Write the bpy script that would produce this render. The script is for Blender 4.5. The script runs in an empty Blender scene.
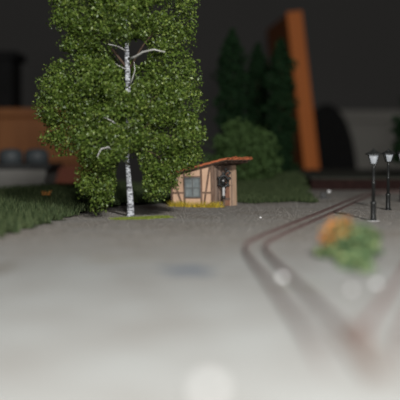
import bpy, bmesh, math, random
import numpy as np
from mathutils import Vector, Matrix, Euler, noise as mnoise

random.seed(7); rng = np.random.default_rng(7)
SC = bpy.context.scene
COL = SC.collection
R = math.radians

# ------------------------------------------------------------------ camera, light, exposure
# one Blender unit = one centimetre of the model railway layout
F = 1000.0                                   # focal length in pixels of the 400 px frame
CAMZ = 5.0
PITCH = math.atan(50.0 / F)                  # horizon at row 150
cam_d = bpy.data.cameras.new('camera'); cam = bpy.data.objects.new('camera', cam_d); COL.objects.link(cam)
cam_d.sensor_width = 360.0; cam_d.lens = 360.0 * F / 400.0
cam_d.clip_start = 0.5; cam_d.clip_end = 2000
cam.location = (0, 0, CAMZ); cam.rotation_euler = (math.pi / 2 - PITCH, 0, 0)
cam_d.dof.use_dof = True; cam_d.dof.focus_distance = 79.5
cam_d.dof.aperture_fstop = (cam_d.lens / 1000.0) / 1.30
SC.camera = cam

w = bpy.data.worlds.new('world'); SC.world = w; w.use_nodes = True
bg = w.node_tree.nodes['Background']; bg.inputs[0].default_value = (0.9, 0.95, 1.0, 1); bg.inputs[1].default_value = 0.022

fl = bpy.data.lights.new('added_key_light', 'AREA'); fl.shape = 'DISK'; fl.size = 9.0  # unseen key light, added and placed to keep birch shade off the shed
fl.energy = 122000.0; fl.color = (1.0, 0.985, 0.965)
flo = bpy.data.objects.new('added_key_light', fl); COL.objects.link(flo)
flo.location = (24, -20, 52)
flo.rotation_euler = (Vector((0, 85, 4)) - Vector(flo.location)).to_track_quat('-Z', 'Y').to_euler()

fc = bpy.data.lights.new('camera_flash', 'AREA'); fc.shape = 'RECTANGLE'; fc.size = 4.0; fc.size_y = 2.0
fc.energy = 27000.0; fc.color = (1.0, 0.985, 0.965)
fco = bpy.data.objects.new('camera_flash', fc); COL.objects.link(fco)
fco.location = (4, -8, 13.5)
fco.rotation_euler = (Vector((0, 85, 5)) - Vector(fco.location)).to_track_quat('-Z', 'Y').to_euler()

vs = SC.view_settings
vs.view_transform = 'Standard'; vs.look = 'None'; vs.gamma = 1.0; vs.use_curve_mapping = False
vs.exposure = 0.0

# ------------------------------------------------------------------ helpers
cp, sp = math.cos(PITCH), math.sin(PITCH)
def ray(px, py):
    a = (px - 200) / F; b = -(py - 200) / F
    return Vector((a, cp + b * sp, -sp + b * cp))
def at(px, py, Y):
    d = ray(px, py); return Vector((0, 0, CAMZ)) + d * (Y / d.y)
def gnd(px, py, z=0.0):
    d = ray(px, py); return Vector((0, 0, CAMZ)) + d * ((z - CAMZ) / d.z)

def tag(o, label=None, cat=None, group=None, kind=None):
    if label: o['label'] = label
    if cat: o['category'] = cat
    if group: o['group'] = group
    if kind: o['kind'] = kind
    return o
def empty(name, loc, rot=(0, 0, 0)):
    o = bpy.data.objects.new(name, None); COL.objects.link(o)
    o.location = loc; o.rotation_euler = rot; o.empty_display_size = 0.5
    return o
def copy_tree(o, parent=None):
    c = o.copy(); COL.objects.link(c); c.parent = parent
    for ch in list(o.children): copy_tree(ch, c)
    return c

class MB:
    def __init__(s): s.v = []; s.f = []; s.smooth = []
    def add(s, vs_, fs, smooth=False):
        n = len(s.v); s.v += [tuple(p) for p in vs_]
        s.f += [tuple(i + n for i in f) for f in fs]; s.smooth += [smooth] * len(fs)
        return s
    def box(s, lo, hi, M=None, taper=None):
        x0, y0, z0 = lo; x1, y1, z1 = hi
        p = [(x0,y0,z0),(x1,y0,z0),(x1,y1,z0),(x0,y1,z0),(x0,y0,z1),(x1,y0,z1),(x1,y1,z1),(x0,y1,z1)]
        if taper:
            cx, cy = (x0+x1)/2, (y0+y1)/2
            p = p[:4] + [(cx+(a-cx)*taper, cy+(b-cy)*taper, c) for a,b,c in p[4:]]
        if M is not None: p = [M @ Vector(q) for q in p]
        return s.add(p, [(0,3,2,1),(4,5,6,7),(0,1,5,4),(1,2,6,5),(2,3,7,6),(3,0,4,7)])
    def bar(s, a, b, wd, th, up=(0,0,1)):
        a, b = Vector(a), Vector(b); d = (b-a); L = d.length; d.normalize(); up = Vector(up)
        x = d.cross(up)
        if x.length < 1e-4: x = d.cross(Vector((1,0,0)))
        x.normalize(); y = x.cross(d).normalized()
        q = []
        for e in (a, b):
            for sx, sy in ((-1,-1),(1,-1),(1,1),(-1,1)): q.append(e + x*wd/2*sx + y*th/2*sy)
        return s.add(q, [(0,3,2,1),(4,5,6,7),(0,1,5,4),(1,2,6,5),(2,3,7,6),(3,0,4,7)])
    def tube(s, pts, rad, n=8):
        pts = [Vector(p) for p in pts]; rings = []
        t0 = (pts[1]-pts[0]).normalized(); u = t0.orthogonal().normalized()
        for i, p in enumerate(pts):
            t = (pts[min(i+1,len(pts)-1)] - pts[max(i-1,0)]).normalized()
            u = (u - t*u.dot(t)).normalized(); v = t.cross(u)
            r = rad[i] if isinstance(rad, (list, tuple)) else rad
            rings.append([p + (u*math.cos(2*math.pi*k/n) + v*math.sin(2*math.pi*k/n))*r for k in range(n)])
        vv = [q for r_ in rings for q in r_]; ff = []
        for i in range(len(pts)-1):
            for k in range(n):
                ff.append((i*n+k, i*n+(k+1)%n, (i+1)*n+(k+1)%n, (i+1)*n+k))
        ff.append(tuple(reversed(range(n)))); ff.append(tuple((len(pts)-1)*n+k for k in range(n)))
        return s.add(vv, ff, True)
    def lathe(s, prof, n=16, c=(0,0,0), rot=0.0, smooth=True):
        vv = []; ff = []
        for r, z in prof:
            for k in range(n):
                a = 2*math.pi*k/n + rot; vv.append((c[0]+r*math.cos(a), c[1]+r*math.sin(a), c[2]+z))
        for i in range(len(prof)-1):
            for k in range(n): ff.append((i*n+k, i*n+(k+1)%n, (i+1)*n+(k+1)%n, (i+1)*n+k))
        ff.append(tuple(reversed(range(n)))); ff.append(tuple((len(prof)-1)*n+k for k in range(n)))
        return s.add(vv, ff, smooth)
    def prism(s, poly, z0, z1):
        n = len(poly)
        vv = [(x,y,z0) for x,y in poly] + [(x,y,z1) for x,y in poly]
        return s.add(vv, [tuple(reversed(range(n))), tuple(range(n,2*n))] + [(i,(i+1)%n,n+(i+1)%n,n+i) for i in range(n)])
    def build(s, name, mat, parent=None, bevel=0.0):
        me = bpy.data.meshes.new(name); me.from_pydata(s.v, [], s.f); me.update()
        me.polygons.foreach_set('use_smooth', s.smooth)
        o = bpy.data.objects.new(name, me); COL.objects.link(o); me.materials.append(mat)
        if parent: o.parent = parent
        if bevel:
            b = o.modifiers.new('bevel', 'BEVEL'); b.width = bevel; b.segments = 2; b.limit_method = 'ANGLE'
        return o
def np_mesh(name, verts, faces, mat, parent=None, smooth=False):
    """verts (N,3), faces (M,k) numpy arrays"""
    me = bpy.data.meshes.new(name)
    k = faces.shape[1]
    me.vertices.add(len(verts)); me.vertices.foreach_set('co', verts.astype(np.float32).ravel())
    me.loops.add(faces.size); me.loops.foreach_set('vertex_index', faces.astype(np.int32).ravel())
    me.polygons.add(len(faces)); me.polygons.foreach_set('loop_start', np.arange(0, faces.size, k, dtype=np.int32))
    me.update(calc_edges=True); me.validate()
    o = bpy.data.objects.new(name, me); COL.objects.link(o); me.materials.append(mat)
    if parent: o.parent = parent
    return o

# ------------------------------------------------------------------ foliage builder
def leaf_cloud(cent, sizes, flat=0.0):
    """cent (N,3) leaf centres -> folded diamond leaves"""
    n = len(cent)
    nrm = rng.normal(0,1,(n,3)); nrm[:,2] += 0.6; nrm /= np.linalg.norm(nrm,axis=1)[:,None]
    a = rng.normal(0,1,(n,3)); a -= nrm*(a*nrm).sum(1)[:,None]; a /= np.linalg.norm(a,axis=1)[:,None]
    b_ = np.cross(nrm, a); s = sizes[:,None]
    v = np.stack([cent - a*s*0.55, cent + b_*s*0.36 + nrm*s*0.10, cent + a*s*0.55, cent - b_*s*0.36 + nrm*s*0.10], 1).reshape(-1,3)
    i = np.arange(n)[:,None]*4
    return v, np.concatenate([i + np.array([[0,1,2]]), i + np.array([[0,2,3]])], 0)

# ------------------------------------------------------------------ materials
def new_mat(name):
    m = bpy.data.materials.new(name); m.use_nodes = True
    nt = m.node_tree; b = nt.nodes['Principled BSDF']
    return m, nt, b
def mat(name, c1, c2=None, scale=3.0, rough=0.8, spec=0.3, bump=0.0, bscale=None, metal=0.0, stretch=None, detail=4):
    m, nt, b = new_mat(name)
    b.inputs['Roughness'].default_value = rough; b.inputs['Specular IOR Level'].default_value = spec
    b.inputs['Metallic'].default_value = metal
    tc = nt.nodes.new('ShaderNodeTexCoord'); co = tc.outputs['Object']
    if stretch:
        mp = nt.nodes.new('ShaderNodeMapping'); mp.inputs['Scale'].default_value = stretch
        nt.links.new(co, mp.inputs['Vector']); co = mp.outputs['Vector']
    if c2 is None: c2 = tuple(x*0.8 for x in c1)
    n = nt.nodes.new('ShaderNodeTexNoise'); n.inputs['Scale'].default_value = scale; n.inputs['Detail'].default_value = detail
    nt.links.new(co, n.inputs['Vector'])
    r = nt.nodes.new('ShaderNodeValToRGB'); r.color_ramp.elements[0].position = 0.35; r.color_ramp.elements[1].position = 0.65
    r.color_ramp.elements[0].color = (*c1, 1); r.color_ramp.elements[1].color = (*c2, 1)
    nt.links.new(n.outputs['Fac'], r.inputs['Fac']); nt.links.new(r.outputs['Color'], b.inputs['Base Color'])
    if bump:
        n2 = nt.nodes.new('ShaderNodeTexNoise'); n2.inputs['Scale'].default_value = bscale or scale*3; n2.inputs['Detail'].default_value = 5
        nt.links.new(co, n2.inputs['Vector'])
        bp = nt.nodes.new('ShaderNodeBump'); bp.inputs['Strength'].default_value = bump; bp.inputs['Distance'].default_value = 0.1
        nt.links.new(n2.outputs['Fac'], bp.inputs['Height']); nt.links.new(bp.outputs['Normal'], b.inputs['Normal'])
    return m
def island_mat(name, cols, rough=0.6, spec=0.3, trans=0.0):
    """colour varies from blade to blade / leaf to leaf"""
    m, nt, b = new_mat(name)
    g = nt.nodes.new('ShaderNodeNewGeometry')
    r = nt.nodes.new('ShaderNodeValToRGB'); r.color_ramp.interpolation = 'LINEAR'
    els = r.color_ramp.elements
    for i, c in enumerate(cols):
        p = i/(len(cols)-1)
        if i == 0: e = els[0]
        elif i == len(cols)-1: e = els[-1]
        else: e = els.new(p)
        e.position = p; e.color = (*c, 1)
    nt.links.new(g.outputs['Random Per Island'], r.inputs['Fac'])
    nt.links.new(r.outputs['Color'], b.inputs['Base Color'])
    b.inputs['Roughness'].default_value = rough; b.inputs['Specular IOR Level'].default_value = spec
    if trans:
        t = nt.nodes.new('ShaderNodeBsdfTranslucent'); nt.links.new(r.outputs['Color'], t.inputs['Color'])
        mx = nt.nodes.new('ShaderNodeMixShader'); mx.inputs[0].default_value = trans
        nt.links.new(b.outputs[0], mx.inputs[1]); nt.links.new(t.outputs[0], mx.inputs[2])
        nt.links.new(mx.outputs[0], nt.nodes['Material Output'].inputs['Surface'])
    return m

def ground_mat():
    m, nt, b = new_mat('gravel')
    L = nt.links.new; N = nt.nodes.new
    b.inputs['Roughness'].default_value = 0.9; b.inputs['Specular IOR Level'].default_value = 0.15
    tc = N('ShaderNodeTexCoord'); co = tc.outputs['Object']
    def noise(sc, det=4, rough=0.55):
        n = N('ShaderNodeTexNoise'); n.inputs['Scale'].default_value = sc; n.inputs['Detail'].default_value = det
        n.inputs['Roughness'].default_value = rough; L(co, n.inputs['Vector']); return n.outputs['Fac']
    def ramp(f, p0, c0, p1, c1):
        r = N('ShaderNodeValToRGB'); r.color_ramp.elements[0].position = p0; r.color_ramp.elements[1].position = p1
        r.color_ramp.elements[0].color = (*c0, 1); r.color_ramp.elements[1].color = (*c1, 1); L(f, r.inputs['Fac']); return r.outputs['Color']
    grain = ramp(noise(9, 5, 0.7), 0.28, (0.185, 0.172, 0.155), 0.74, (0.275, 0.26, 0.238))
    patch = ramp(noise(0.22, 3), 0.35, (0.88, 0.84, 0.80), 0.65, (1.02, 1.04, 1.06))
    mg = N('ShaderNodeMixRGB'); mg.blend_type = 'MULTIPLY'; mg.inputs[0].default_value = 1; L(grain, mg.inputs[1]); L(patch, mg.inputs[2])
    # pale plaster of the unfinished front module
    pl = ramp(noise(0.30, 4), 0.36, (0.215, 0.211, 0.198), 0.7, (0.272, 0.281, 0.272))
    pg = ramp(noise(6, 4), 0.35, (0.86, 0.86, 0.86), 0.6, (1, 1, 1))
    mp = N('ShaderNodeMixRGB'); mp.blend_type = 'MULTIPLY'; mp.inputs[0].default_value = 1; L(pl, mp.inputs[1]); L(pg, mp.inputs[2])
    # old stains in the plaster: one bluish, one brown
    base_pl = mp.outputs[0]
    for (cx, cy, rx, ry, col) in ((-0.5, 41.5, 2.8, 4.6, (0.46,0.53,0.66)), (-8.4, 42.0, 1.6, 5.0, (0.70,0.66,0.60)), (-3.5, 46.0, 6.0, 2.2, (0.86,0.80,0.72)), (3.5, 37.0, 3.0, 3.0, (0.86,0.86,0.80))):
        mpn = N('ShaderNodeMapping'); mpn.vector_type = 'POINT'
        mpn.inputs['Location'].default_value = (-cx/rx, -cy/ry, 0); mpn.inputs['Scale'].default_value = (1/rx, 1/ry, 0)
        L(co, mpn.inputs['Vector'])
        ln_ = N('ShaderNodeVectorMath'); ln_.operation = 'LENGTH'; L(mpn.outputs[0], ln_.inputs[0])
        ad = N('ShaderNodeMath'); ad.operation = 'MULTIPLY_ADD'; ad.inputs[1].default_value = 1.2; L(noise(0.8, 4), ad.inputs[0]); L(ln_.outputs['Value'], ad.inputs[2])
        st_ = ramp(ad.outputs[0], 0.85, (1,1,1), 1.5, (0,0,0))
        stn = N('ShaderNodeMixRGB'); stn.blend_type = 'MULTIPLY'; L(st_, stn.inputs[0]); L(base_pl, stn.inputs[1]); stn.inputs[2].default_value = (*col, 1)
        base_pl = stn.outputs[0]
    sx = N('ShaderNodeSeparateXYZ'); L(co, sx.inputs[0])
    a = N('ShaderNodeMath'); a.operation = 'MULTIPLY_ADD'; a.inputs[1].default_value = 5.0; L(noise(0.35, 4), a.inputs[0]); L(sx.outputs['Y'], a.inputs[2])
    mr = N('ShaderNodeMapRange'); mr.inputs['From Min'].default_value = 44; mr.inputs['From Max'].default_value = 62; L(a.outputs[0], mr.inputs['Value'])
    mx = N('ShaderNodeMixRGB'); L(mr.outputs[0], mx.inputs[0]); L(base_pl, mx.inputs[1]); L(mg.outputs[0], mx.inputs[2])
    L(mx.outputs[0], b.inputs['Base Color'])
    bp = N('ShaderNodeBump'); bp.inputs['Strength'].default_value = 0.3; bp.inputs['Distance'].default_value = 0.03
    L(noise(9, 6, 0.7), bp.inputs['Height']); L(bp.outputs['Normal'], b.inputs['Normal'])
    return m

M = dict(
    gravel=ground_mat(),
    pebble=island_mat('pebble', [(0.16,0.148,0.13),(0.21,0.198,0.178),(0.26,0.245,0.22),(0.19,0.172,0.152),(0.34,0.33,0.305)], 0.85, 0.2),
    turf=mat('turf', (0.030,0.045,0.018), (0.05,0.06,0.026), 2.0, 0.95, 0.1),
    grass=island_mat('grass', [(0.02,0.034,0.015),(0.05,0.074,0.028),(0.03,0.046,0.02),(0.10,0.125,0.055),(0.035,0.055,0.024)], 0.7, 0.15),
    lush=island_mat('lush_grass', [(0.05,0.085,0.04),(0.075,0.125,0.055),(0.10,0.16,0.07),(0.22,0.24,0.10)], 0.7, 0.15),
    moss=island_mat('moss', [(0.10,0.13,0.02),(0.20,0.24,0.04),(0.15,0.20,0.04)], 0.8, 0.1),
    straw=island_mat('straw', [(0.34,0.22,0.02),(0.62,0.44,0.05),(0.42,0.33,0.04),(0.18,0.19,0.03)], 0.8, 0.15),
    orange_flower=island_mat('orange_flower', [(0.42,0.17,0.045),(0.52,0.24,0.06),(0.33,0.12,0.04),(0.40,0.26,0.09)], 0.8, 0.1),
    leaf=island_mat('birch_leaf', [(0.032,0.062,0.010),(0.07,0.118,0.017),(0.115,0.172,0.027),(0.05,0.085,0.014),(0.22,0.28,0.06)], 0.42, 0.45, 0.12),
    bush=island_mat('bush_leaf', [(0.038,0.072,0.022),(0.062,0.11,0.033),(0.05,0.09,0.027)], 0.7, 0.2),
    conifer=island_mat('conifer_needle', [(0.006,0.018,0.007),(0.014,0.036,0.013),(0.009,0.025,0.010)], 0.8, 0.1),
    birch=mat('birch_bark', (0.54,0.56,0.59), (0.035,0.035,0.04), 3.0, 0.8, 0.2, 0.3, stretch=(1.0,1.0,2.4), detail=3),
    twig=mat('pale_twig', (0.60,0.60,0.58), (0.34,0.33,0.31), 3.0, 0.8, 0.2),
    bark=mat('brown_bark', (0.06,0.04,0.03), (0.10,0.07,0.05), 3.0, 0.9, 0.1),
    plaster=mat('plaster', (0.72,0.48,0.33), (0.66,0.43,0.295), 1.6, 0.85, 0.2, 0.15, 14),
    timber=mat('timber', (0.135,0.085,0.06), (0.23,0.155,0.115), 5.0, 0.85, 0.2, 0.3, 20, stretch=(1,1,0.3)),
    plank_a=mat('plank_grey_brown', (0.20,0.135,0.10), (0.31,0.225,0.175), 5.0, 0.85, 0.15, 0.3, 18, stretch=(1,1,0.2)),
    plank_b=mat('plank_dark', (0.10,0.07,0.055), (0.18,0.13,0.105), 5.0, 0.85, 0.15, 0.3, 18, stretch=(1,1,0.2)),
    plank_c=mat('plank_red_brown', (0.21,0.10,0.065), (0.29,0.155,0.105), 5.0, 0.85, 0.15, 0.3, 18, stretch=(1,1,0.2)),
    plank_d=mat('plank_pale', (0.40,0.27,0.18), (0.48,0.34,0.24), 5.0, 0.85, 0.15, 0.3, 18, stretch=(1,1,0.2)),
    tile=mat('clay_tile', (0.62,0.21,0.09), (0.46,0.13,0.06), 3.0, 0.75, 0.25, 0.2, 10),
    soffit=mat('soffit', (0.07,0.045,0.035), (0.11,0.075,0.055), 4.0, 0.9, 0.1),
    pane=mat('window_pane', (0.19,0.22,0.225), (0.27,0.30,0.30), 2.0, 0.15, 0.6),
    winframe=mat('window_frame', (0.13,0.14,0.14), (0.18,0.19,0.185), 4.0, 0.7, 0.3),
    black=mat('black_metal', (0.010,0.011,0.011), (0.022,0.023,0.022), 4.0, 0.4, 0.4),
    pale=mat('pale_metal', (0.50,0.50,0.50), (0.38,0.38,0.38), 4.0, 0.5, 0.4),
    lampglass=mat('lamp_glass', (0.24,0.26,0.285), (0.50,0.53,0.56), 2.4, 0.15, 0.7),
    rail=mat('rusty_rail', (0.12,0.078,0.07), (0.18,0.125,0.115), 3.0, 0.85, 0.3, 0.2, 12),
    sleeper=mat('sleeper', (0.11,0.085,0.07), (0.17,0.13,0.11), 3.0, 0.9, 0.1),
    white=mat('white_stone', (0.40,0.40,0.395), (0.36,0.36,0.355), 3.0, 0.5, 0.5),
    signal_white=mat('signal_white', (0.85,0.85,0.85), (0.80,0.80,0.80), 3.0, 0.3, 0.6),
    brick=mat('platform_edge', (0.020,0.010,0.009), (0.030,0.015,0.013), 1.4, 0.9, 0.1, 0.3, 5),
    platform=mat('platform_top', (0.045,0.048,0.038), (0.065,0.065,0.053), 1.0, 0.9, 0.1),
    wall=mat('room_wall', (0.105,0.102,0.098), (0.112,0.109,0.105), 0.02, 0.95, 0.05),
    floor=mat('room_floor', (0.10,0.07,0.05), (0.13,0.09,0.065), 0.05, 0.7, 0.2),
    cabinet=mat('orange_wood', (0.21,0.075,0.022), (0.27,0.105,0.032), 0.3, 0.6, 0.3, stretch=(3,3,0.3)),
    redwood=mat('red_wood', (0.16,0.04,0.02), (0.20,0.055,0.026), 0.3, 0.6, 0.3, stretch=(0.3,3,3)),
    plank=mat('orange_board', (0.44,0.115,0.014), (0.52,0.145,0.02), 0.3, 0.6, 0.3, stretch=(3,3,0.2)),
    boardside=mat('board_side', (0.40,0.13,0.04), (0.48,0.17,0.055), 0.3, 0.6, 0.3, stretch=(3,3,0.2)),
    plastic=mat('grey_plastic', (0.17,0.165,0.15), (0.20,0.195,0.18), 0.2, 0.6, 0.3),
    bluegrey=mat('blue_grey', (0.05,0.06,0.065), (0.07,0.08,0.085), 0.3, 0.5, 0.3),
    greycab=mat('pale_grey_cabinet', (0.25,0.24,0.215), (0.27,0.26,0.235), 0.05, 0.8, 0.1),
    darkcloth=mat('black_cloth', (0.010,0.010,0.010), (0.016,0.016,0.016), 1.0, 0.9, 0.1),
)

# ------------------------------------------------------------------ the room
def struct(o): o['kind'] = 'structure'; return o
FLOOR = -75.0
struct(MB().box((-170,-120,FLOOR-4), (170,304,FLOOR)).build('floor', M['floor']))
struct(MB().box((-170,300,FLOOR), (170,306,170)).build('wall_back', M['wall']))
struct(MB().box((-176,-120,FLOOR), (-170,306,170)).build('wall_left', M['wall']))
struct(MB().box((170,-120,FLOOR), (176,306,170)).build('wall_right', M['wall']))

# ------------------------------------------------------------------ layout board
def far_edge(x): return max(100.0, min(186.0, 118 + (x + 12) * 1.9))
board = [(-50,8),(60,8),(60,186)] + [(x, far_edge(x)) for x in (23.8, 10, 0, -10, -21.5)] + [(-50,100)]
table = empty('layout_table', (0, 60, FLOOR))
tag(table, 'wooden table carrying the model railway ground board', 'table')
MB().prism([(x, y-60) for x, y in board], 71.2, 74.4).build('table_top', M['sleeper'], table)
for lx, ly in ((-46,-46),(56,-46),(-46,36),(56,120)):
    MB().box((lx-2.5,ly-2.5,0),(lx+2.5,ly+2.5,71.2)).build('leg', M['sleeper'], table, 0.2)
struct(MB().prism(board, -0.6, 0.0).build('ground', M['gravel']))

# raised turf: gently rising bank behind the shed, and flat verge on the left
def hill(x, y):
    t = max(0.0, min(1.0, (y - 97.0) / 38.0)); t = t*t*(3-2*t)
    s = max(0.0, min(1.0, (x + 14) / 12.0)); e = max(0.0, min(1.0, (17.5 - x - (y-120)*0.03) / 3.0))
    return 1.6 * t * s * e + 0.05
def verge_edge(y):                # right border of the left verge
    pts = [(30,-15.5),(50,-12.6),(58,-11.5),(69,-10.4),(76,-9.5),(83,-8.5),(90,-6.0),(95,-2.0)]
    if y <= pts[0][0]: return pts[0][1]
    for (a, xa), (b_, xb) in zip(pts, pts[1:]):
        if y <= b_: return xa + (xb-xa)*(y-a)/(b_-a)
    return None
def in_verge(x, y):
    e = verge_edge(y)
    if y > far_edge(x) - 0.6 or x < -48 or y < 30: return False
    if e is None: return x < -2.0
    return x < e + 0.35*math.sin(y*1.7) + 0.25*math.sin(y*4.1+1)
def in_bank(x, y):
    if y > far_edge(x) - 0.6 or x < -2.0: return False
    near = 94.5 + 1.2*math.sin(x*0.9) + 0.5*math.sin(x*2.3)
    right = 10.9 + (y-95)*0.06 + 0.4*math.sin(y*0.8)
    if y > 124: right = 13.2
    return y > near and x < right
def terrain(name, test, x0, x1, y0, y1, st, hf):
    xs = np.arange(x0, x1+1e-6, st); ys = np.arange(y0, y1+1e-6, st)
    idx = {}; vv = []; ff = []
    def vid(i, j):
        if (i,j) not in idx: idx[(i,j)] = len(vv); vv.append((xs[i], ys[j], hf(xs[i], ys[j])))
        return idx[(i,j)]
    for i in range(len(xs)-1):
        for j in range(len(ys)-1):
            if test(xs[i]+st/2, ys[j]+st/2): ff.append((vid(i,j),vid(i+1,j),vid(i+1,j+1),vid(i,j+1)))
    bm = MB(); bm.add(vv, ff, True)
    return bm
def grass_on(test, x0, x1, y0, y1, n, hf, hmin, hmax, wd):
    out = []
    while len(out) < n:
        X = rng.uniform(x0, x1, n*2); Y = rng.uniform(y0, y1, n*2)
        for x, y in zip(X, Y):
            if test(x, y): out.append((x, y, hf(x, y)))
            if len(out) >= n: break
    return blades(np.array(out), hmin, hmax, wd)
def blades(base, hmin, hmax, wd, lean=0.45):
    n = len(base); a = rng.uniform(0, 2*np.pi, n); h = rng.uniform(hmin, hmax, n)
    d = np.stack([np.cos(a), np.sin(a), np.zeros(n)], 1)*wd/2
    tip = base + np.stack([rng.normal(0, lean, n)*h, rng.normal(0, lean, n)*h, h], 1)
    base = base - np.array([0,0,0.03])
    v = np.stack([base-d, base+d, tip], 1).reshape(-1, 3)
    return v, np.arange(n*3).reshape(-1, 3)

flat = lambda x, y: 0.05 + 0.03*math.sin(x*1.3)*math.sin(y*0.9) + 0.75*max(0.0, min(1.0, (y-72)/28.0))*max(0.0, min(1.0, (-4-x)/5.0))
struct(terrain('verge_soil', in_verge, -48, 0, 30, 120, 0.5, flat).build('verge_soil', M['turf']))
v, f = grass_on(lambda x,y: in_verge(x,y) and x > -0.2*y-9, -34, -1, 32, 120, 36000, flat, 0.25, 0.85, 0.095)
tag(np_mesh('verge_grass', v, f, M['grass']), 'dark green grass verge left of the birch trunk', 'grass', kind='stuff')
struct(terrain('bank_soil', in_bank, -2, 14, 92, 160, 0.5, hill).build('bank_soil', M['turf']))
v, f = grass_on(in_bank, -2, 14, 92, 155, 30000, hill, 0.25, 0.65, 0.085)
tag(np_mesh('bank_grass', v, f, M['grass']), 'dark green grass bank behind the shed', 'grass', kind='stuff')

# loose gravel grains around the shed and the far track
def pebbles(n):
    octv = np.array([(1,0,0),(-1,0,0),(0,1,0),(0,-1,0),(0,0,1),(0,0,-1)], float)
    octf = np.array([(0,2,4),(2,1,4),(1,3,4),(3,0,4),(2,0,5),(1,2,5),(3,1,5),(0,3,5)])
    Y = rng.uniform(46, 122, n*3); X = rng.uniform(-1, 1, n*3)*(0.2*Y+5)
    keep = np.array([not in_verge(x,y) and not in_bank(x,y) and y < far_edge(x)-1 for x,y in zip(X,Y)])
    keep &= rng.uniform(0,1,n*3) < np.clip((Y-46)/10, 0, 1)
    X, Y = X[keep][:n], Y[keep][:n]; n = len(X)
    s = rng.uniform(0.02, 0.05, n)
    S = s[:,None]*rng.uniform(0.6, 1.3, (n,3)); S[:,2] *= 0.5
    a = rng.uniform(0, 6.28, n); ca, sa = np.cos(a), np.sin(a)
    V = octv[None]*S[:,None,:]
    V2 = V.copy(); V2[:,:,0] = V[:,:,0]*ca[:,None]-V[:,:,1]*sa[:,None]; V2[:,:,1] = V[:,:,0]*sa[:,None]+V[:,:,1]*ca[:,None]
    V2[:,:,0] += X[:,None]; V2[:,:,1] += Y[:,None]; V2[:,:,2] += (s*0.25)[:,None]
    Fc = octf[None] + (np.arange(n)*6)[:,None,None]
    return V2.reshape(-1,3), Fc.reshape(-1,3)
v, f = pebbles(26000)
tag(np_mesh('gravel_grains', v, f, M['pebble']), 'fine grey-brown gravel strewn around the shed and track', 'gravel', kind='stuff')

# ------------------------------------------------------------------ raised platform behind the track (right)
pf = empty('platform', (14.0, 126, 0))
tag(pf, 'low station platform with red-brown edge wall behind the street lamps', 'platform')
poly = [(0,0),(5,-1.5),(14,-0.5),(44,3),(44,54),(0,54)]
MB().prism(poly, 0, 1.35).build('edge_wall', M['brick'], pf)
MB().prism([(x*1.0-0.1 if x == 0 else x, y-(0.15 if y < 5 else 0)) for x, y in poly], 1.35, 1.55).build('paving', M['platform'], pf, 0.04)

# ------------------------------------------------------------------ tracks
def spline(pts, step=0.6):
    P = [Vector((x, y, 0)) for x, y in pts]; P = [P[0]*2-P[1]] + P + [P[-1]*2-P[-2]]
    out = []
    for i in range(1, len(P)-2):
        p0,p1,p2,p3 = P[i-1:i+3]; n = max(2, int((p2-p1).length/step))
        for k in range(n):
            t = k/n
            out.append(0.5*((2*p1)+(p2-p0)*t+(2*p0-5*p1+4*p2-p3)*t*t+(3*p1-p0-3*p2+p3)*t**3))
    out.append(P[-2]); return out
def offset(path, d):
    o = []
    for i, p in enumerate(path):
        t = (path[min(i+1,len(path)-1)]-path[max(i-1,0)]).normalized(); o.append(p + Vector((t.y,-t.x,0))*d)
    return o
PROF = [(-0.08,0.0),(0.08,0.0),(0.08,0.04),(0.03,0.06),(0.03,0.13),(0.05,0.15),(0.05,0.20),(-0.05,0.20),(-0.05,0.15),(-0.03,0.13),(-0.03,0.06),(-0.08,0.04)]
def rail(path, parent, org):
    m = MB(); n = len(PROF); vv = []; ff = []
    for i, p in enumerate(path):
        t = (path[min(i+1,len(path)-1)]-path[max(i-1,0)]).normalized(); s = Vector((t.y,-t.x,0))
        dip = -0.2*max(0.0, min(1.0, (26.5 - p.y)/3.5))       # the rails dive into the plaster in front
        vv += [p + s*a + Vector((0,0,b+dip)) - org for a, b in PROF]
    for i in range(len(path)-1):
        for k in range(n): ff.append((i*n+k,i*n+(k+1)%n,(i+1)*n+(k+1)%n,(i+1)*n+k))
    ff.append(tuple(range(n))); ff.append(tuple(reversed([(len(path)-1)*n+k for k in range(n)])))
    m.add(vv, ff); return m.build('rail', M['rail'], parent)
def track(name, pts, label, sleepers=True):
    path = spline(pts); org = Vector((pts[0][0], pts[0][1], 0)); t = empty(name, org)
    for s in (-0.5, 0.5): rail(offset(path, s), t, org)
    return t, path
main, mpath = track('railway_track', [(28,119.2),(23.5,117.5),(19.5,112.5),(15.7,100),(12.6,88.5),(9.5,77),(6.3,65.5),(4.05,57.2),(3.0,52.6),(2.72,48.5),(2.8,44),(3.1,36),(3.36,28),(3.45,22.5)],
      'rusty narrow gauge track curving past the orange flower tuft')
tag(main, 'rusty narrow gauge track kinking past the flower tuft towards the lamps', 'railway track')
side, spath = track('railway_track', [(13.2,57),(10.4,47),(8.5,39.6),(6.55,32.6),(4.95,26.8),(4.3,23.2)],
      '')
tag(side, 'rusty branch track joining from the right in the blurred foreground', 'railway track')
# frog and check rails of the turnout
org = Vector((0,0,0))
sw = empty('turnout_frog', (3.95,25.2,0)); tag(sw, 'dark cast turnout frog where the two tracks meet in the foreground', 'turnout frog')
MB().prism([(-0.30,3.0),(-0.22,-3.2),(0.02,-3.4),(0.30,-2.6),(0.18,0.5),(0.75,3.2),(0.45,3.3),(0.05,1.2)], 0.0, 0.12).build('casting', M['sleeper'], sw, 0.02)

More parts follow.
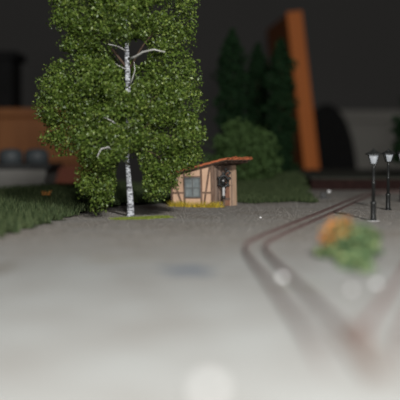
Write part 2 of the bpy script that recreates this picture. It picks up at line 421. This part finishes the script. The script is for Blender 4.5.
# turnout lever beside the far track
tl = empty('turnout_lever', gnd(325,198.5)); tag(tl, 'tiny black turnout lever with white weight left of the far rails', 'lever')
MB().box((-0.55,-0.3,0),(0.55,0.3,0.16)).build('base_plate', M['black'], tl, 0.02)
MB().box((-0.48,-0.25,0.16),(0.1,0.25,0.62)).build('lever_box', M['black'], tl, 0.03)
MB().tube([(-0.1,0,0.5),(0.18,0,0.66),(0.36,0,0.72)], 0.07, 8).build('lever_arm', M['black'], tl)
MB().lathe([(0.0,-0.13),(0.15,-0.11),(0.2,0.0),(0.15,0.11),(0.0,0.13)], 12, (0.4,0,0.72)).build('weight', M['signal_white'], tl)

# ------------------------------------------------------------------ shed
TH = R(33)
shed = empty('timber_framed_shed', gnd(213.5, 207.3) + Vector((0,0,0.0)), (0, R(-1.6), -TH))
tag(shed, 'small peach timber-framed shed with red tiled lean-to roof', 'shed')
W, D, HR, SL = 4.45, 3.85, 3.75, 0.20        # front width, depth, wall height at the right corner, roof slope
def hz(x): return HR + x*SL                   # x runs 0 .. -W
def wallpoly(y0, y1, x0=-W, x1=0.0, name='plaster_wall', m='plaster'):
    p = [(x0,-0.05),(x1,-0.05),(x1,hz(x1)),(x0,hz(x0))]
    vv = [(a,y0,b) for a,b in p] + [(a,y1,b) for a,b in p]
    MB().add(vv, [(0,1,2,3),(7,6,5,4),(0,4,5,1),(1,5,6,2),(2,6,7,3),(3,7,4,0)]).build(name, M[m], shed)
wallpoly(0.0, 0.16); wallpoly(D-0.16, D)
MB().add([(-W,0.16,-0.05),(-W+0.16,0.16,-0.05),(-W+0.16,D-0.16,-0.05),(-W,D-0.16,-0.05),(-W,0.16,hz(-W)),(-W+0.16,0.16,hz(-W+0.16)),(-W+0.16,D-0.16,hz(-W+0.16)),(-W,D-0.16,hz(-W))],
         [(0,3,2,1),(4,5,6,7),(0,1,5,4),(1,2,6,5),(2,3,7,6),(3,0,4,7)]).build('plaster_wall', M['plaster'], shed)
def timber(name, t0, z0, t1, z1, wd=0.19, y=-0.0):
    MB().bar((-t0, y, z0), (-t1, y, z1), 0.12, wd, up=(1,0,0) if abs(t1-t0) < abs(z1-z0) else (0,0,1)).build(name, M['timber'], shed, 0.015)
timber('timber_post', 0.10, -0.05, 0.10, hz(-0.1), 0.22)
timber('timber_post', W-0.10, -0.05, W-0.10, hz(-W+0.1), 0.2)
timber('timber_post', 3.0, -0.05, 3.0, hz(-3.0), 0.19)
timber('timber_post', 1.2, -0.05, 1.2, hz(-1.2), 0.19)
timber('timber_brace', 0.28, hz(-.28)-0.08, 0.98, 0.1, 0.17)
timber('timber_brace', 4.15, 2.35, 3.2, 0.1, 0.17)
timber('timber_rail', 0.2, 1.28, 1.12, 1.28, 0.15, 0.01)
timber('timber_rail', 3.08, 1.28, W-0.2, 1.28, 0.15, 0.01)
timber('timber_rail', 1.28, 0.84, 2.92, 0.84, 0.14, 0.01)
timber('timber_rail', 1.28, 2.68, 2.92, 2.68, 0.16, 0.01)
timber('wall_plate', 0.0, hz(0)-0.08, W, hz(-W)-0.08, 0.16, 0.012)
# window: frame, cross bars and four panes
win = MB()
x0, x1, z0, z1 = -2.88, -1.33, 0.93, 2.58
for a, b_ in (((x0,z0),(x0,z1)),((x1,z0),(x1,z1))): win.bar((a[0],-0.05,a[1]),(b_[0],-0.05,b_[1]),0.12,0.12,(1,0,0))
for z in (z0, z1): win.bar((x0-0.05,-0.05,z),(x1+0.05,-0.05,z),0.12,0.12)
wf = win.build('window', M['winframe'], shed)
MB().bar(((x0+x1)/2,-0.05,z0),((x0+x1)/2,-0.05,z1),0.09,0.09,(1,0,0)).build('mullion', M['winframe'], wf)
MB().bar((x0,-0.05,1.72),(x1,-0.05,1.72),0.08,0.08).build('glazing_bar', M['winframe'], wf)
for i in range(2):
    for j in range(2):
        ax = x0+0.06+i*(x1-x0)/2; bx = ax+(x1-x0)/2-0.1; az = (z0+0.05, 1.75)[j]; bz = (1.70, z1-0.05)[j]
        q = Euler((R(1.5*(i-j)), 0, R(2.0*(j-i))), 'XYZ').to_matrix().to_4x4()
        MB().box((ax,-0.045,az),(bx,-0.025,bz)).build('pane', M['pane'], wf)
# side wall: individual boards and a plank door
ys = [0.16,0.58,0.98]
cols = ['plank_a','plank_b','plank_a']
def board_(ya, yb, zt, m, name='board', dx=0.0, parent=shed, zb=-0.05):
    return MB().box((-0.12, ya+0.015, zb), (0.04+dx, yb-0.015, zt)).build(name, M[m], parent, 0.015)
board_(-0.05, 0.18, HR-0.02, 'timber', 'corner_post', 0.05)
for ya, yb, m, dx in ((0.2,0.56,'plank_a',0),(0.56,0.92,'plank_b',0.02),(0.92,1.3,'plank_a',0.0),(1.3,1.62,'plank_b',-0.02),
                      (2.85,3.2,'plank_a',0.0),(3.2,3.62,'plank_d',0.02)):
    board_(ya, yb, HR-0.03, m, 'board', dx)
board_(3.62, D+0.03, HR-0.02, 'plank_d', 'corner_post', 0.04)
board_(1.62, 2.85, HR-0.03, 'plank_b', 'lintel', -0.02, zb=3.1)
door = empty('door', (0,0,0)); door.parent = shed
for ya, yb, m in ((1.66,2.02,'plank_b'),(2.02,2.42,'plank_c'),(2.42,2.8,'plank_c')):
    board_(ya, yb, 3.06, m, 'board', -0.06, door, 0.02)
MB().box((-0.03,1.7,0.55),(0.03,2.76,0.72)).build('batten', M['plank_b'], door, 0.01)
MB().box((-0.03,1.7,2.35),(0.03,2.76,2.52)).build('batten', M['plank_b'], door, 0.01)
MB().box((-0.1,1.60,0),(0.09,1.68,3.15)).build('door_post', M['plank_b'], shed, 0.01)
MB().box((-0.1,2.80,0),(0.09,2.88,3.15)).build('door_post', M['plank_d'], shed, 0.01)
# roof: deck, rafters and rolled tile courses
RX0, RX1, RY0, RY1 = -W-0.45, 1.6, -0.28, D+0.2
def roofz(x): return HR - 0.04 + x*SL*(1 if x < 0 else 1.0)
rm = MB()
p = [(RX0, roofz(RX0)), (RX1-0.12, roofz(RX1-0.12)), (RX1-0.12, roofz(RX1-0.12)+0.10), (RX0, roofz(RX0)+0.10)]
rm.add([(a,RY0,b) for a,b in p]+[(a,RY1,b) for a,b in p], [(0,1,2,3),(7,6,5,4),(0,4,5,1),(1,5,6,2),(2,6,7,3),(3,7,4,0)])
roof = rm.build('roof_deck', M['soffit'], shed)
for k in range(5):
    y = 0.1 + k*(D-0.2)/4
    MB().bar((0.0,y,roofz(0)-0.07),(RX1-0.25,y,roofz(RX1-0.25)-0.07),0.12,0.12).build('rafter', M['soffit'], shed)
nc = 7; cw = (RY1-RY0)/nc
tile_me = None
for k in range(nc):                              # each course: overlapping barrel tiles from the low to the high side
    yc = RY0 + (k+0.5)*cw
    nt_ = 8; L = (RX1-RX0+0.05)/nt_
    for j in range(nt_):
        if tile_me is None:
            vv = []; ff = []; n = 7
            for e, (xx, lift) in enumerate(((0.0,0.05),(L*1.12,0.0))):
                for rr in (0.0, 0.045):
                    for i in range(n):
                        a = math.pi*i/(n-1); vv.append((xx, -math.cos(a)*(cw*0.52), lift + math.sin(a)*(cw*0.24) + rr))
            def q(e, s_, i): return e*2*n + s_*n + i
            for i in range(n-1):
                ff += [(q(0,1,i),q(0,1,i+1),q(1,1,i+1),q(1,1,i)), (q(0,0,i+1),q(0,0,i),q(1,0,i),q(1,0,i+1)),
                       (q(0,0,i),q(0,0,i+1),q(0,1,i+1),q(0,1,i)), (q(1,0,i+1),q(1,0,i),q(1,1,i),q(1,1,i+1))]
            ff += [(q(0,0,0),q(0,1,0),q(1,1,0),q(1,0,0)), (q(0,1,n-1),q(0,0,n-1),q(1,0,n-1),q(1,1,n-1))]
            tile = MB().add(vv, ff, False).build('roof_tile', M['tile'], roof); tile_me = tile.data
        else:
            tile = bpy.data.objects.new('roof_tile', tile_me); COL.objects.link(tile); tile.parent = roof
        xx = RX0 - 0.05 + j*L
        tile.location = (xx + random.uniform(-.03,.03), yc, roofz(xx)+0.10 + (0.05 if j == nt_-1 and k in (2,5) else 0))
        tile.rotation_euler = (0, -math.atan(SL) + R(random.uniform(-1.5,1.5)), R(random.uniform(-2,2)))

# black fixture hanging on the plank wall
fx = empty('wall_fixture', shed.matrix_basis @ Vector((0.42,0.95,0.75)), (0,0,R(-80)))
tag(fx, 'small black metal fixture with pale cylinder hung on the shed plank wall', 'fixture')
MB().box((0,-0.08,0.0),(0.06,0.08,2.3)).build('back_bar', M['black'], fx, 0.01)
MB().tube([(0.22+0.0, 0.40*math.cos(a), 1.5+0.50*math.sin(a)) for a in [2*math.pi*i/16 for i in range(17)]], 0.11, 6).build('ring', M['black'], fx)
for k in range(4):
    a = math.pi*k/4
    MB().tube([(0.22,-0.40*math.cos(a),1.5-0.48*math.sin(a)),(0.22,0.40*math.cos(a),1.5+0.48*math.sin(a))],0.06,6).build('spoke', M['black'], fx)
MB().lathe([(0.0,-0.08),(0.08,-0.06),(0.10,0),(0.08,0.06),(0.0,0.08)],10,(0.32,-0.06,1.55)).build('hub', M['white'], fx)
MB().tube([(0.04,0.05,2.0),(0.15,0.22,2.3),(0.2,0.42,2.42),(0.22,0.56,2.25),(0.22,0.46,2.05),(0.22,0.30,2.1)],0.10,6).build('hook', M['black'], fx)
for qa, qb, qr in ((0.42,1.15,0.16),(-0.42,1.2,0.14),(0.5,1.75,0.17),(-0.46,1.8,0.13),(0.2,2.55,0.15)):
    MB().lathe([(0.02,-qr),(qr*0.8,-qr*0.5),(qr,0),(qr*0.7,qr*0.6),(0.02,qr)],8,(0.2,qa,qb)).build('boss', M['black'], fx)
MB().lathe([(0.10,0.2),(0.12,0.25),(0.12,0.95),(0.10,1.0)],12,(0.2,0,0)).build('cylinder', M['pale'], fx)
MB().lathe([(0.17,-0.05),(0.2,0.0),(0.2,0.15),(0.12,0.2)],12,(0.2,0,0)).build('drip_cup', M['black'], fx)

# yellow straw strip at the foot of the shed, and moss under the tree
def tuft(name, pts, n, spread, hmin, hmax, wd, m, label, lean=0.5, kind='stuff', cat='grass'):
    base = []
    for _ in range(n):
        i = random.random()*(len(pts)-1); k = int(i); t = i-k
        a, b_ = pts[k], pts[k+1]; p_ = a + (b_-a)*t
        base.append((p_.x+random.gauss(0,spread), p_.y+random.gauss(0,spread), 0.0))
    v, f = blades(np.array(base), hmin, hmax, wd, lean)
    return tag(np_mesh(name, v, f, M[m]), label, cat, kind=kind)
sm = shed.matrix_basis
tuft('straw_grass', [sm@Vector((-4.0,-0.8,0)), sm@Vector((-2.5,-0.8,0)), sm@Vector((-0.2,-0.6,0)), sm@Vector((0.7,0.2,0))], 1150, 0.20, 0.15, 0.66, 0.05, 'straw',
     'yellow straw grass strip along the foot of the shed')
tuft('moss_patch', [gnd(118,219.5), gnd(140,219), gnd(166,217.5)], 2600, 0.30, 0.06, 0.22, 0.06, 'moss', 'flat yellow-green moss patch at the birch trunk')

# ------------------------------------------------------------------ flower tuft in the middle of the fork
ft = empty('flower_tuft', gnd(351,257)); tag(ft, 'green grass tuft with orange flowers between track and lamps', 'plant')
def mound(n, cx, cy, rx, ry, hmin, hmax, wd, lean, z0=0.0):
    b_ = []
    while len(b_) < n:
        x, y = random.uniform(-1,1), random.uniform(-1,1)
        if x*x+y*y < 1: b_.append((cx+x*rx, cy+y*ry, z0*(1-x*x-y*y)))
    return blades(np.array(b_), hmin, hmax, wd, lean)
def clump(n, c, r, size):
    d = rng.normal(0,1,(n,3)); d /= np.linalg.norm(d,axis=1)[:,None]
    p_ = np.array(c) + d*np.array(r)*(rng.uniform(0,1,n)**0.4)[:,None]
    p_ = p_[p_[:,2] > 0.02]
    return leaf_cloud(p_, rng.uniform(size*0.7, size*1.3, len(p_)))
def join(parts):
    vv = []; ff = []; k = 0
    for v_, f_ in parts: vv.append(v_); ff.append(f_+k); k += len(v_)
    return np.concatenate(vv), np.concatenate(ff)
v, f = join([clump(900,(0.1,0,0.35),(1.35,2.6,0.75),0.26), clump(500,(0.55,0.5,0.9),(0.95,1.5,0.55),0.24), clump(520,(-0.4,-3.2,0.12),(0.75,3.8,0.5),0.26), clump(160,(-0.2,0.3,1.1),(1.1,1.2,0.6),0.24), clump(260,(-1.0,-0.2,0.3),(0.7,1.0,0.35),0.24)])
tag(np_mesh('grass_blades', v, f, M['lush'], ft), kind='stuff')
v, f = join([clump(200,(-0.5,0.6,1.15),(0.9,1.0,0.6),0.24), clump(60,(-1.1,0.2,0.8),(0.4,0.5,0.3),0.22), clump(40,(-0.2,0.8,1.6),(0.4,0.5,0.2),0.22)])
tag(np_mesh('orange_flowers', v, f, M['orange_flower'], ft), kind='stuff')
ob = empty('flower_sprig', gnd(46,200,0.55)); tag(ob, 'small orange flower sprig in the left grass verge', 'plant')
v, f = mound(60, 0,0,0.35,0.35,0.2,0.5,0.12,0.5); v[:,2] += 0.45
tag(np_mesh('petals', v, f, M['orange_flower'], ob), kind='stuff')
MB().tube([(0,0,0),(0.03,0,0.4),(0,0.02,0.75)], 0.03, 5).build('stem', M['bark'], ob)

# ------------------------------------------------------------------ street lamps
def make_lamp():
    r = empty('street_lamp', (0,0,0))
    MB().lathe([(0.30,0.0),(0.30,0.06),(0.22,0.10)], 16).build('base_plate', M['black'], r)
    MB().lathe([(0.20,0.08),(0.22,0.15),(0.20,0.25),(0.19,1.15),(0.22,1.22),(0.22,1.32),(0.14,1.40)], 12).build('pedestal', M['black'], r)
    MB().lathe([(0.13,1.38),(0.12,2.6),(0.16,2.64),(0.16,2.72),(0.11,2.78),(0.10,3.75)], 12).build('post', M['black'], r)
    MB().lathe([(0.075,3.7),(0.16,3.76),(0.09,3.84),(0.09,3.95),(0.28,4.05)], 12).build('collar', M['black'], r)
    ln = MB().lathe([(0.26,4.05),(0.50,4.62),(0.48,4.70)], 4, rot=math.pi/5, smooth=False).build('lantern', M['lampglass'], r)
    for k in range(4):
        a = math.pi/5 + k*math.pi/2
        MB().bar((0.27*math.cos(a),0.27*math.sin(a),4.03),(0.51*math.cos(a),0.51*math.sin(a),4.66),0.06,0.06).build('lantern_bar', M['black'], ln)
    MB().lathe([(0.60,4.67),(0.59,4.75),(0.26,4.90),(0.17,4.92),(0.17,4.98),(0.05,5.04),(0.03,5.14)], 8, rot=math.pi/5, smooth=False).build('cap', M['black'], r)
    return r
lamp = make_lamp()
lamp.location = gnd(373.2,221)
tag(lamp, 'slightly blurred black street lamp nearest the flower tuft, on a pale foot', 'street lamp', 'street lamps along the track')
l2 = copy_tree(lamp); l2.location = gnd(388,210); l2.rotation_euler.z = R(12)
tag(l2, 'sharp black street lamp, middle one of the row', 'street lamp', 'street lamps along the track')
l3 = copy_tree(lamp); l3.location = gnd(401.5,201.5); l3.rotation_euler.z = R(5)
tag(l3, 'street lamp cut off by the right edge of the photo', 'street lamp', 'street lamps along the track')
MB().lathe([(0.46,-0.01),(0.46,0.03),(0.38,0.045)], 18).build('pale_foot', M['pale'], lamp)

# pale stones; the one between the rails is a glint modelled in white
for px, py, r_, lab in ((282,279,0.13,'small white bead in place of a glint between the blurred rails'),
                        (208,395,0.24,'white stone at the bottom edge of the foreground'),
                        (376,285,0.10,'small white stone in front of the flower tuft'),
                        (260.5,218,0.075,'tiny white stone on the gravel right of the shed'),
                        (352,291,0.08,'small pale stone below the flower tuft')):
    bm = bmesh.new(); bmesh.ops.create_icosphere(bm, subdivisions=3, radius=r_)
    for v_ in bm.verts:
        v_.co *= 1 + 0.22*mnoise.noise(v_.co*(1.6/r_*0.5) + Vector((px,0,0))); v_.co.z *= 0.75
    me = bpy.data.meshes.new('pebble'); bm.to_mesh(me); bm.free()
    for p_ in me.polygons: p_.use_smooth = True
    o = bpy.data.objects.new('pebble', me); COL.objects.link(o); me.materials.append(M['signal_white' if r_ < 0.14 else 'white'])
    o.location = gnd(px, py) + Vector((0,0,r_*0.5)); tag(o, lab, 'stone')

# ------------------------------------------------------------------ birch
TB = gnd(130.5, 216.5); TY = TB.y; K = TY / F          # cm per pixel at the trunk
birch = empty('birch_tree', TB); tag(birch, 'tall birch tree with white trunk and dense green leaves beside the shed', 'tree')
def loc(px, py, dy=0.0): return at(px, py, TY+dy) - TB
trunk_pts = [loc(130.5,219), loc(130.6,214), loc(130.2,200), loc(128.8,180), loc(127.2,160), loc(128,130), loc(128,95), loc(127.5,70), loc(126.5,45), loc(127,20), loc(128,-15), loc(127,-42)]
trunk_r = [0.36,0.29,0.25,0.21,0.17,0.18,0.20,0.21,0.17,0.13,0.09,0.03]
MB().tube(trunk_pts, trunk_r, 10).build('trunk', M['birch'], birch)
def branch(pts, r0, m='twig'):
    n = len(pts); MB().tube(pts, [r0*(1-0.75*i/(n-1)) for i in range(n)], 6).build('branch', M[m], birch)
branch([loc(128,59,0), loc(135,57,-1.0), loc(143,52,-1.8), loc(154,49.5,-2.4), loc(165,52,-2.6)], 0.125)
branch([loc(126.5,52,0), loc(122,48.5,-0.7), loc(117,46,-1.2), loc(108,44,-1.5)], 0.09)
branch([loc(127,70,0), loc(121,67,-0.8), loc(114,63,-1.2)], 0.08)
branch([loc(128,88,0), loc(132,80,-1), loc(135,70,-1.5), loc(134,62,-1.7)], 0.07)
branch([loc(128.5,140,0), loc(118,126,-2.5), loc(112,121,-3.3), loc(104,117,-3.5)], 0.08)
branch([loc(129,165,0), loc(115,152,-2.2), loc(108,147,-3.4), loc(101,149,-4.1), loc(97,157,-4.4)], 0.10)
for tgt in ((60,120,0),(75,60,1),(95,180,-1),(80,25,0),(165,25,0),(185,80,1),(190,140,0),(165,165,-1),(170,110,-2),(60,100,-1),(105,-20,1),(150,-20,-1),(120,-20,3),(100,100,4),(160,90,4)):
    y0 = min(150, tgt[1]+45); a = loc(128.5, y0); b_ = loc(*tgt)
    branch([a, a.lerp(b_,0.4)+Vector((0,0,0.5)), a.lerp(b_,0.8)+Vector((0,0,0.5)), b_], 0.10, 'bark')

# crown: boughs as ellipsoids (px centre, radii in px, depth offset in cm), filled with twig clusters
boughs = [ # cx, cy, rx, ry, dy, ry_depth(cm)
 (125,-18,64,28,0.0,4.5),(79,8,30,32,-0.5,3.0),(120,12,36,28,-1.5,3.0),(165,10,33,34,0.0,3.2),(100,35,34,22,-0.5,3.0),(160,40,32,26,0.8,3.0),
 (73,80,29,21,0.5,3.2),(62,103,26,26,-0.5,3.4),(69,127,28,29,0.0,3.5),(58,84,15,10,-0.5,2.0),(90,53,20,13,0.0,2.6),(76,48,12,8,0.0,1.6),(98,90,26,40,-1.6,3.0),(105,70,18,16,1.5,2.5),
 (170,75,30,30,0.5,3.2),(183,108,26,34,0.0,3.4),(178,138,30,30,-0.3,3.4),(150,100,28,30,-1.6,3.2),(128,118,30,28,-2.0,3.2),
 (126,145,28,18,-2.0,2.6),(98,140,24,26,-1.8,2.8),(99,180,19,31,-1.5,2.4),(108,165,16,24,-1.0,2.4),(154,165,15,26,-0.8,2.2),(152,180,12,16,-0.6,1.8),(180,150,22,12,-0.5,2.4),
 (157,186,8,11,0.2,1.4),(173,165,13,13,-0.4,1.7),(168,180,6,9,-0.2,1.0),(187,158,11,7,-0.3,1.4),(128,100,50,60,3.5,2.5)]
# open pockets around the trunk where it shows
voids = [ (loc(137,50,0), 10*K, 13*K, 8.0), (loc(120,56,-1), 9*K, 9*K, 5.5), (loc(128,72,-3.0), 7.5*K, 20*K, 4.2),
          (loc(131,185,-3.0), 9*K, 34*K, 5.0), (loc(123,180,0.0), 7*K, 22*K, 6.0), (loc(139,186,0.0), 5*K, 18*K, 6.0), (loc(105,148,-4.4), 7*K, 5.5*K, 1.3), (loc(111,120,-4.4), 6*K, 4*K, 1.4)]
cents = []
for bx, by, rx, ry, dy, rd in boughs:
    c = np.array(loc(bx, by, dy)); rr = np.array([rx*K, rd, ry*K])
    nclu = int(7 + rx*ry/24)
    d = rng.normal(0,1,(nclu,3)); d /= np.linalg.norm(d,axis=1)[:,None]
    rad = rng.uniform(0.25,1.0,nclu)**0.45
    cl = c + d*rad[:,None]*rr*0.93
    for q in cl:
        n = int(rng.integers(62, 100)); cents.append(q + np.clip(rng.normal(0,1,(n,3)),-1.7,1.7)*np.array([0.46,0.46,0.40])*rng.uniform(0.6,1.0))
cents = np.concatenate(cents)
keep = np.ones(len(cents), bool)
for c, a, b_, d in voids:
    q = (cents - np.array(c))/np.array([a, d, b_]); keep &= (q*q).sum(1) > 1.0
keep &= cents[:,2] > 0.25
cents = cents[keep]
print('birch leaves', len(cents))
v, f = leaf_cloud(cents, rng.uniform(0.13,0.25,len(cents)))
tag(np_mesh('foliage', v, f, M['leaf'], birch), kind='stuff')

# ------------------------------------------------------------------ dark conifers on the bank
def conifer(px, Y, toprow, halfw, label):
    top = at(px, toprow, Y); x = top.x; z0 = hill(x, Y)
    r = empty('conifer', (x, Y, z0)); H = top.z - z0
    tag(r, label, 'tree', 'dark conifers on the grass bank')
    MB().tube([(0,0,-0.1),(0,0,H*0.5),(0,0,H*0.97)], [0.3,0.2,0.03], 8).build('trunk', M['bark'], r)
    n = 5200; t = rng.uniform(0,1,n)**1.15
    ang = rng.uniform(0,2*np.pi,n); hw = halfw*Y/F
    prof = hw*np.clip(np.minimum((1-t)*4.6, 0.9+0.15*np.sin(t*40)), 0.0, 1.05)*(0.8+0.2*np.sin(ang*3+t*25))
    rad = prof*np.sqrt(rng.uniform(0.15,1,n))
    c = np.stack([rad*np.cos(ang), rad*np.sin(ang), 0.3+t*(H-0.3)], 1) + rng.normal(0,0.12,(n,3))
    v, f = leaf_cloud(c, rng.uniform(0.35,0.65,n))
    tag(np_mesh('foliage', v, f, M['conifer'], r), kind='stuff')
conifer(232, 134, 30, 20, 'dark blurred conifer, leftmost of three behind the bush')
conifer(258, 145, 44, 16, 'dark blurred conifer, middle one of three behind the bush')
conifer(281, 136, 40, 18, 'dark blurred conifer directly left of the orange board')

# ------------------------------------------------------------------ bush and edge tree
def bushy(name, base, blobs, nleaf, sz, m, label, cat, trunk_r=0.2):
    r = empty(name, base); tag(r, label, cat)
    for bx, by, bz, br in blobs:
        MB().tube([(0,0,-0.1),(bx*0.4,by*0.4,bz*0.5),(bx,by,bz)], [trunk_r,trunk_r*0.6,trunk_r*0.2], 6).build('stem', M['bark'], r)
    cs = []
    tot = sum(b[3]**2 for b in blobs)
    for bx, by, bz, br in blobs:
        n = int(nleaf*br*br/tot); d = rng.normal(0,1,(n,3)); d /= np.linalg.norm(d,axis=1)[:,None]
        d *= (br*rng.uniform(0.2,1.05,n)**0.4)[:,None]; d[:,2] *= 0.85
        tw = rng.integers(0, 26, n); tc = rng.normal(0,1,(26,3)); tc /= np.linalg.norm(tc,axis=1)[:,None]
        tc *= (br*rng.uniform(0.55,1.12,26))[:,None]
        cs.append(np.array([bx,by,bz]) + np.where(rng.uniform(0,1,n)[:,None] < 0.75, tc[tw]+rng.normal(0,0.33,(n,3)), d))
    c = np.concatenate(cs); c = c[c[:,2] > 0.05]
    v, f = leaf_cloud(c, rng.uniform(sz*0.7, sz*1.3, len(c)))
    tag(np_mesh('foliage', v, f, M[m], r), kind='stuff')
bx_, by_ = at(243,160,121).x, 121
bushy('bush', (bx_,by_,hill(bx_,by_)), [(-2.6,0,2.0,1.9),(0,0.3,4.0,2.4),(2.2,-0.2,3.2,2.0),(-1.4,-0.6,4.6,2.0),(1.5,0.6,5.0,1.9),(3.0,0.2,1.8,1.5),(0,-0.8,1.8,2.0),(-0.6,0,6.0,1.4)],
      5200, 0.42, 'bush', 'leafy green bush growing behind the shed roof', 'bush')
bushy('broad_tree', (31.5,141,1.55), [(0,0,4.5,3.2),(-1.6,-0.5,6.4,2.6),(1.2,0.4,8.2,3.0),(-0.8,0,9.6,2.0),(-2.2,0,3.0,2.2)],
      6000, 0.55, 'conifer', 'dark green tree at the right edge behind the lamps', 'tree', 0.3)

# ------------------------------------------------------------------ room furniture behind the layout
# leaning orange board
pt = at(293.5,12,200); pb = at(311.5,168,200)
slope = (pt.x-pb.x)/(pt.z-pb.z)
xb = pb.x + slope*(FLOOR-pb.z)
bd = empty('leaning_board', (xb, 200, FLOOR), (0, math.atan(slope), R(5)))
tag(bd, 'tall orange wooden board leaning behind the dark conifers', 'board')
Lb = (pt.z-FLOOR)/math.cos(math.atan(slope))
MB().box((-1.55,0,0),(1.55,1.2,Lb)).build('edge_strip', M['plank'], bd, 0.1)
MB().box((-1.5,1.2,0),(1.5,27,Lb-0.3)).build('panel', M['boardside'], bd, 0.1)

# pale cabinet against the back wall, black chair in front
gc = empty('low_cabinet', (68, 284, FLOOR)); tag(gc, 'pale grey low cabinet against the back wall on the right', 'cabinet')
hc = at(350,110,268).z - FLOOR
MB().box((-40,-13,0),(40,15,hc-3)).build('body', M['greycab'], gc, 0.3)
MB().box((-41,-14,hc-3),(41,15,hc)).build('top', M['greycab'], gc, 0.3)
for k in range(2):
    MB().box((-39+k*39.5,-13.8,3),(-0.5+k*39.5,-13,hc-4)).build('door', M['greycab'], gc, 0.2)
ch = empty('chair', (at(326,150,240).x, 240, FLOOR)); tag(ch, 'black round-backed chair beside the leaning orange board', 'chair')
prof = []
cz = at(326,150,240).z - FLOOR; hw = 31*0.240; top = at(326,104,240).z-FLOOR
poly = [(-hw,cz-22)] + [(hw*math.cos(a), cz-8+(top-cz+8)*math.sin(a)) for a in [math.pi-math.pi*i/16 for i in range(17)]] + [(hw,cz-22)]
n = len(poly)
MB().add([(a,-2,b) for a,b in poly]+[(a,2.5,b) for a,b in poly], [tuple(range(n)), tuple(reversed(range(n,2*n)))]+[(i,n+i,n+(i+1)%n,(i+1)%n) for i in range(n)]).build('backrest', M['darkcloth'], ch, 0.8)
MB().box((-11,3,40),(11,24,46)).build('seat', M['darkcloth'], ch, 1.5)
MB().box((-2,2.5,42),(2,5,cz-15)).build('back_bar', M['black'], ch, 0.3)
MB().lathe([(2.4,8),(2.4,24),(1.6,24),(1.6,40)],12,(0,13,0)).build('gas_post', M['black'], ch)
for k in range(5):
    a = 2*math.pi*k/5
    MB().bar((0,13,9),(12*math.cos(a),13+12*math.sin(a),4),3,3).build('leg', M['black'], ch, 0.3)

# orange-brown cabinet with a dark box on the left
cb = empty('wooden_cabinet', (-42, 195, FLOOR)); tag(cb, 'orange-brown wooden cabinet in the dark behind the left verge', 'cabinet')
ctop = at(40,108,180).z - FLOOR; xr = at(80,150,180).x + 42
MB().box((-25,-14,0),(xr,16,ctop-1.5)).build('body', M['cabinet'], cb, 0.2)
MB().box((-25.5,-15,ctop-1.5),(xr+0.2,16,ctop)).build('top', M['cabinet'], cb, 0.2)
for k in range(2):
    MB().box((-24+k*23,-15,ctop-9.8),(-1.4+k*23 if k == 0 else xr-0.4,-14,ctop-2)).build('drawer', M['cabinet'], cb, 0.15)
    MB().box((-24+k*23,-14.8,20),(-1.4+k*23 if k == 0 else xr-0.4,-14,ctop-10.4)).build('door', M['redwood'], cb, 0.15)
db = empty('lidded_box', (at(2,108,186).x-4, 188, FLOOR+ctop)); tag(db, 'black box with overhanging lid standing on the wooden cabinet', 'box')
hb = at(10,52,186).z - (FLOOR+ctop); xr2 = at(14,80,186).x - db.location.x
MB().box((-8,-4,0),(xr2,6,hb-1.4)).build('body', M['darkcloth'], db, 0.15)
MB().box((-8.8,-4.6,hb-1.4),(xr2+0.9,6.6,hb)).build('lid', M['darkcloth'], db, 0.15)

# side table with grey tub and two round jars
st = empty('side_table', (-30, 136, FLOOR)); tag(st, 'low side table behind the left verge carrying the grey tub', 'table')
sh = -8 - FLOOR
MB().box((-14,-9,sh-2),(10,9,sh)).build('table_top', M['sleeper'], st, 0.2)
for a, b_ in ((-12.5,-7.5),(8.5,-7.5),(-12.5,7.5),(8.5,7.5)):
    MB().box((a-1,b_-1,0),(a+1,b_+1,sh-2)).build('leg', M['sleeper'], st, 0.1)
tz = at(25,164,130).z
tub = empty('plastic_tub', (-28.5, 136, -8)); tag(tub, 'grey plastic tub with dark rim behind the left verge', 'tub')
ht = tz + 8; rx_, ry_ = at(48,165,130).x + 28.5, 6.0
def tubshape(zs):
    m = MB(); vv = []; ff = []
    for s, z in zs: vv += [(-rx_*s,-ry_*s,z),(rx_*s,-ry_*s,z),(rx_*s,ry_*s,z),(-rx_*s,ry_*s,z)]
    for i in range(len(zs)-1):
        for k in range(4): ff.append((i*4+k,i*4+(k+1)%4,(i+1)*4+(k+1)%4,(i+1)*4+k))
    ff += [(3,2,1,0), tuple((len(zs)-1)*4+k for k in range(4))]
    return m.add(vv, ff)
tubshape([(0.68,0),(0.98,ht-0.6),(0.93,ht-0.6),(0.64,0.6)]).build('body', M['plastic'], tub, 0.1)
tubshape([(1.0,ht-0.7),(1.03,ht-0.6),(1.03,ht),(0.93,ht),(0.93,ht-0.7)]).build('rim', M['black'], tub)
for px, lab in ((8,'dark blue-grey round jar at the left in the grey tub'),(34,'dark blue-grey round jar at the right in the grey tub')):
    j = empty('jar', (at(px,155,133).x, 135, -7.4)); tag(j, lab, 'jar', 'jars in the grey tub')
    zt = at(px,148.5,133).z + 7.4
    MB().lathe([(1.4,0),(1.6,0.3),(1.6,zt-2.2)],16).build('body', M['bluegrey'], j)
    MB().lathe([(1.66,zt-2.2),(1.66,zt-0.9),(1.5,zt-0.35),(0.9,zt-0.05),(0.0,zt)],16).build('lid', M['bluegrey'], j)
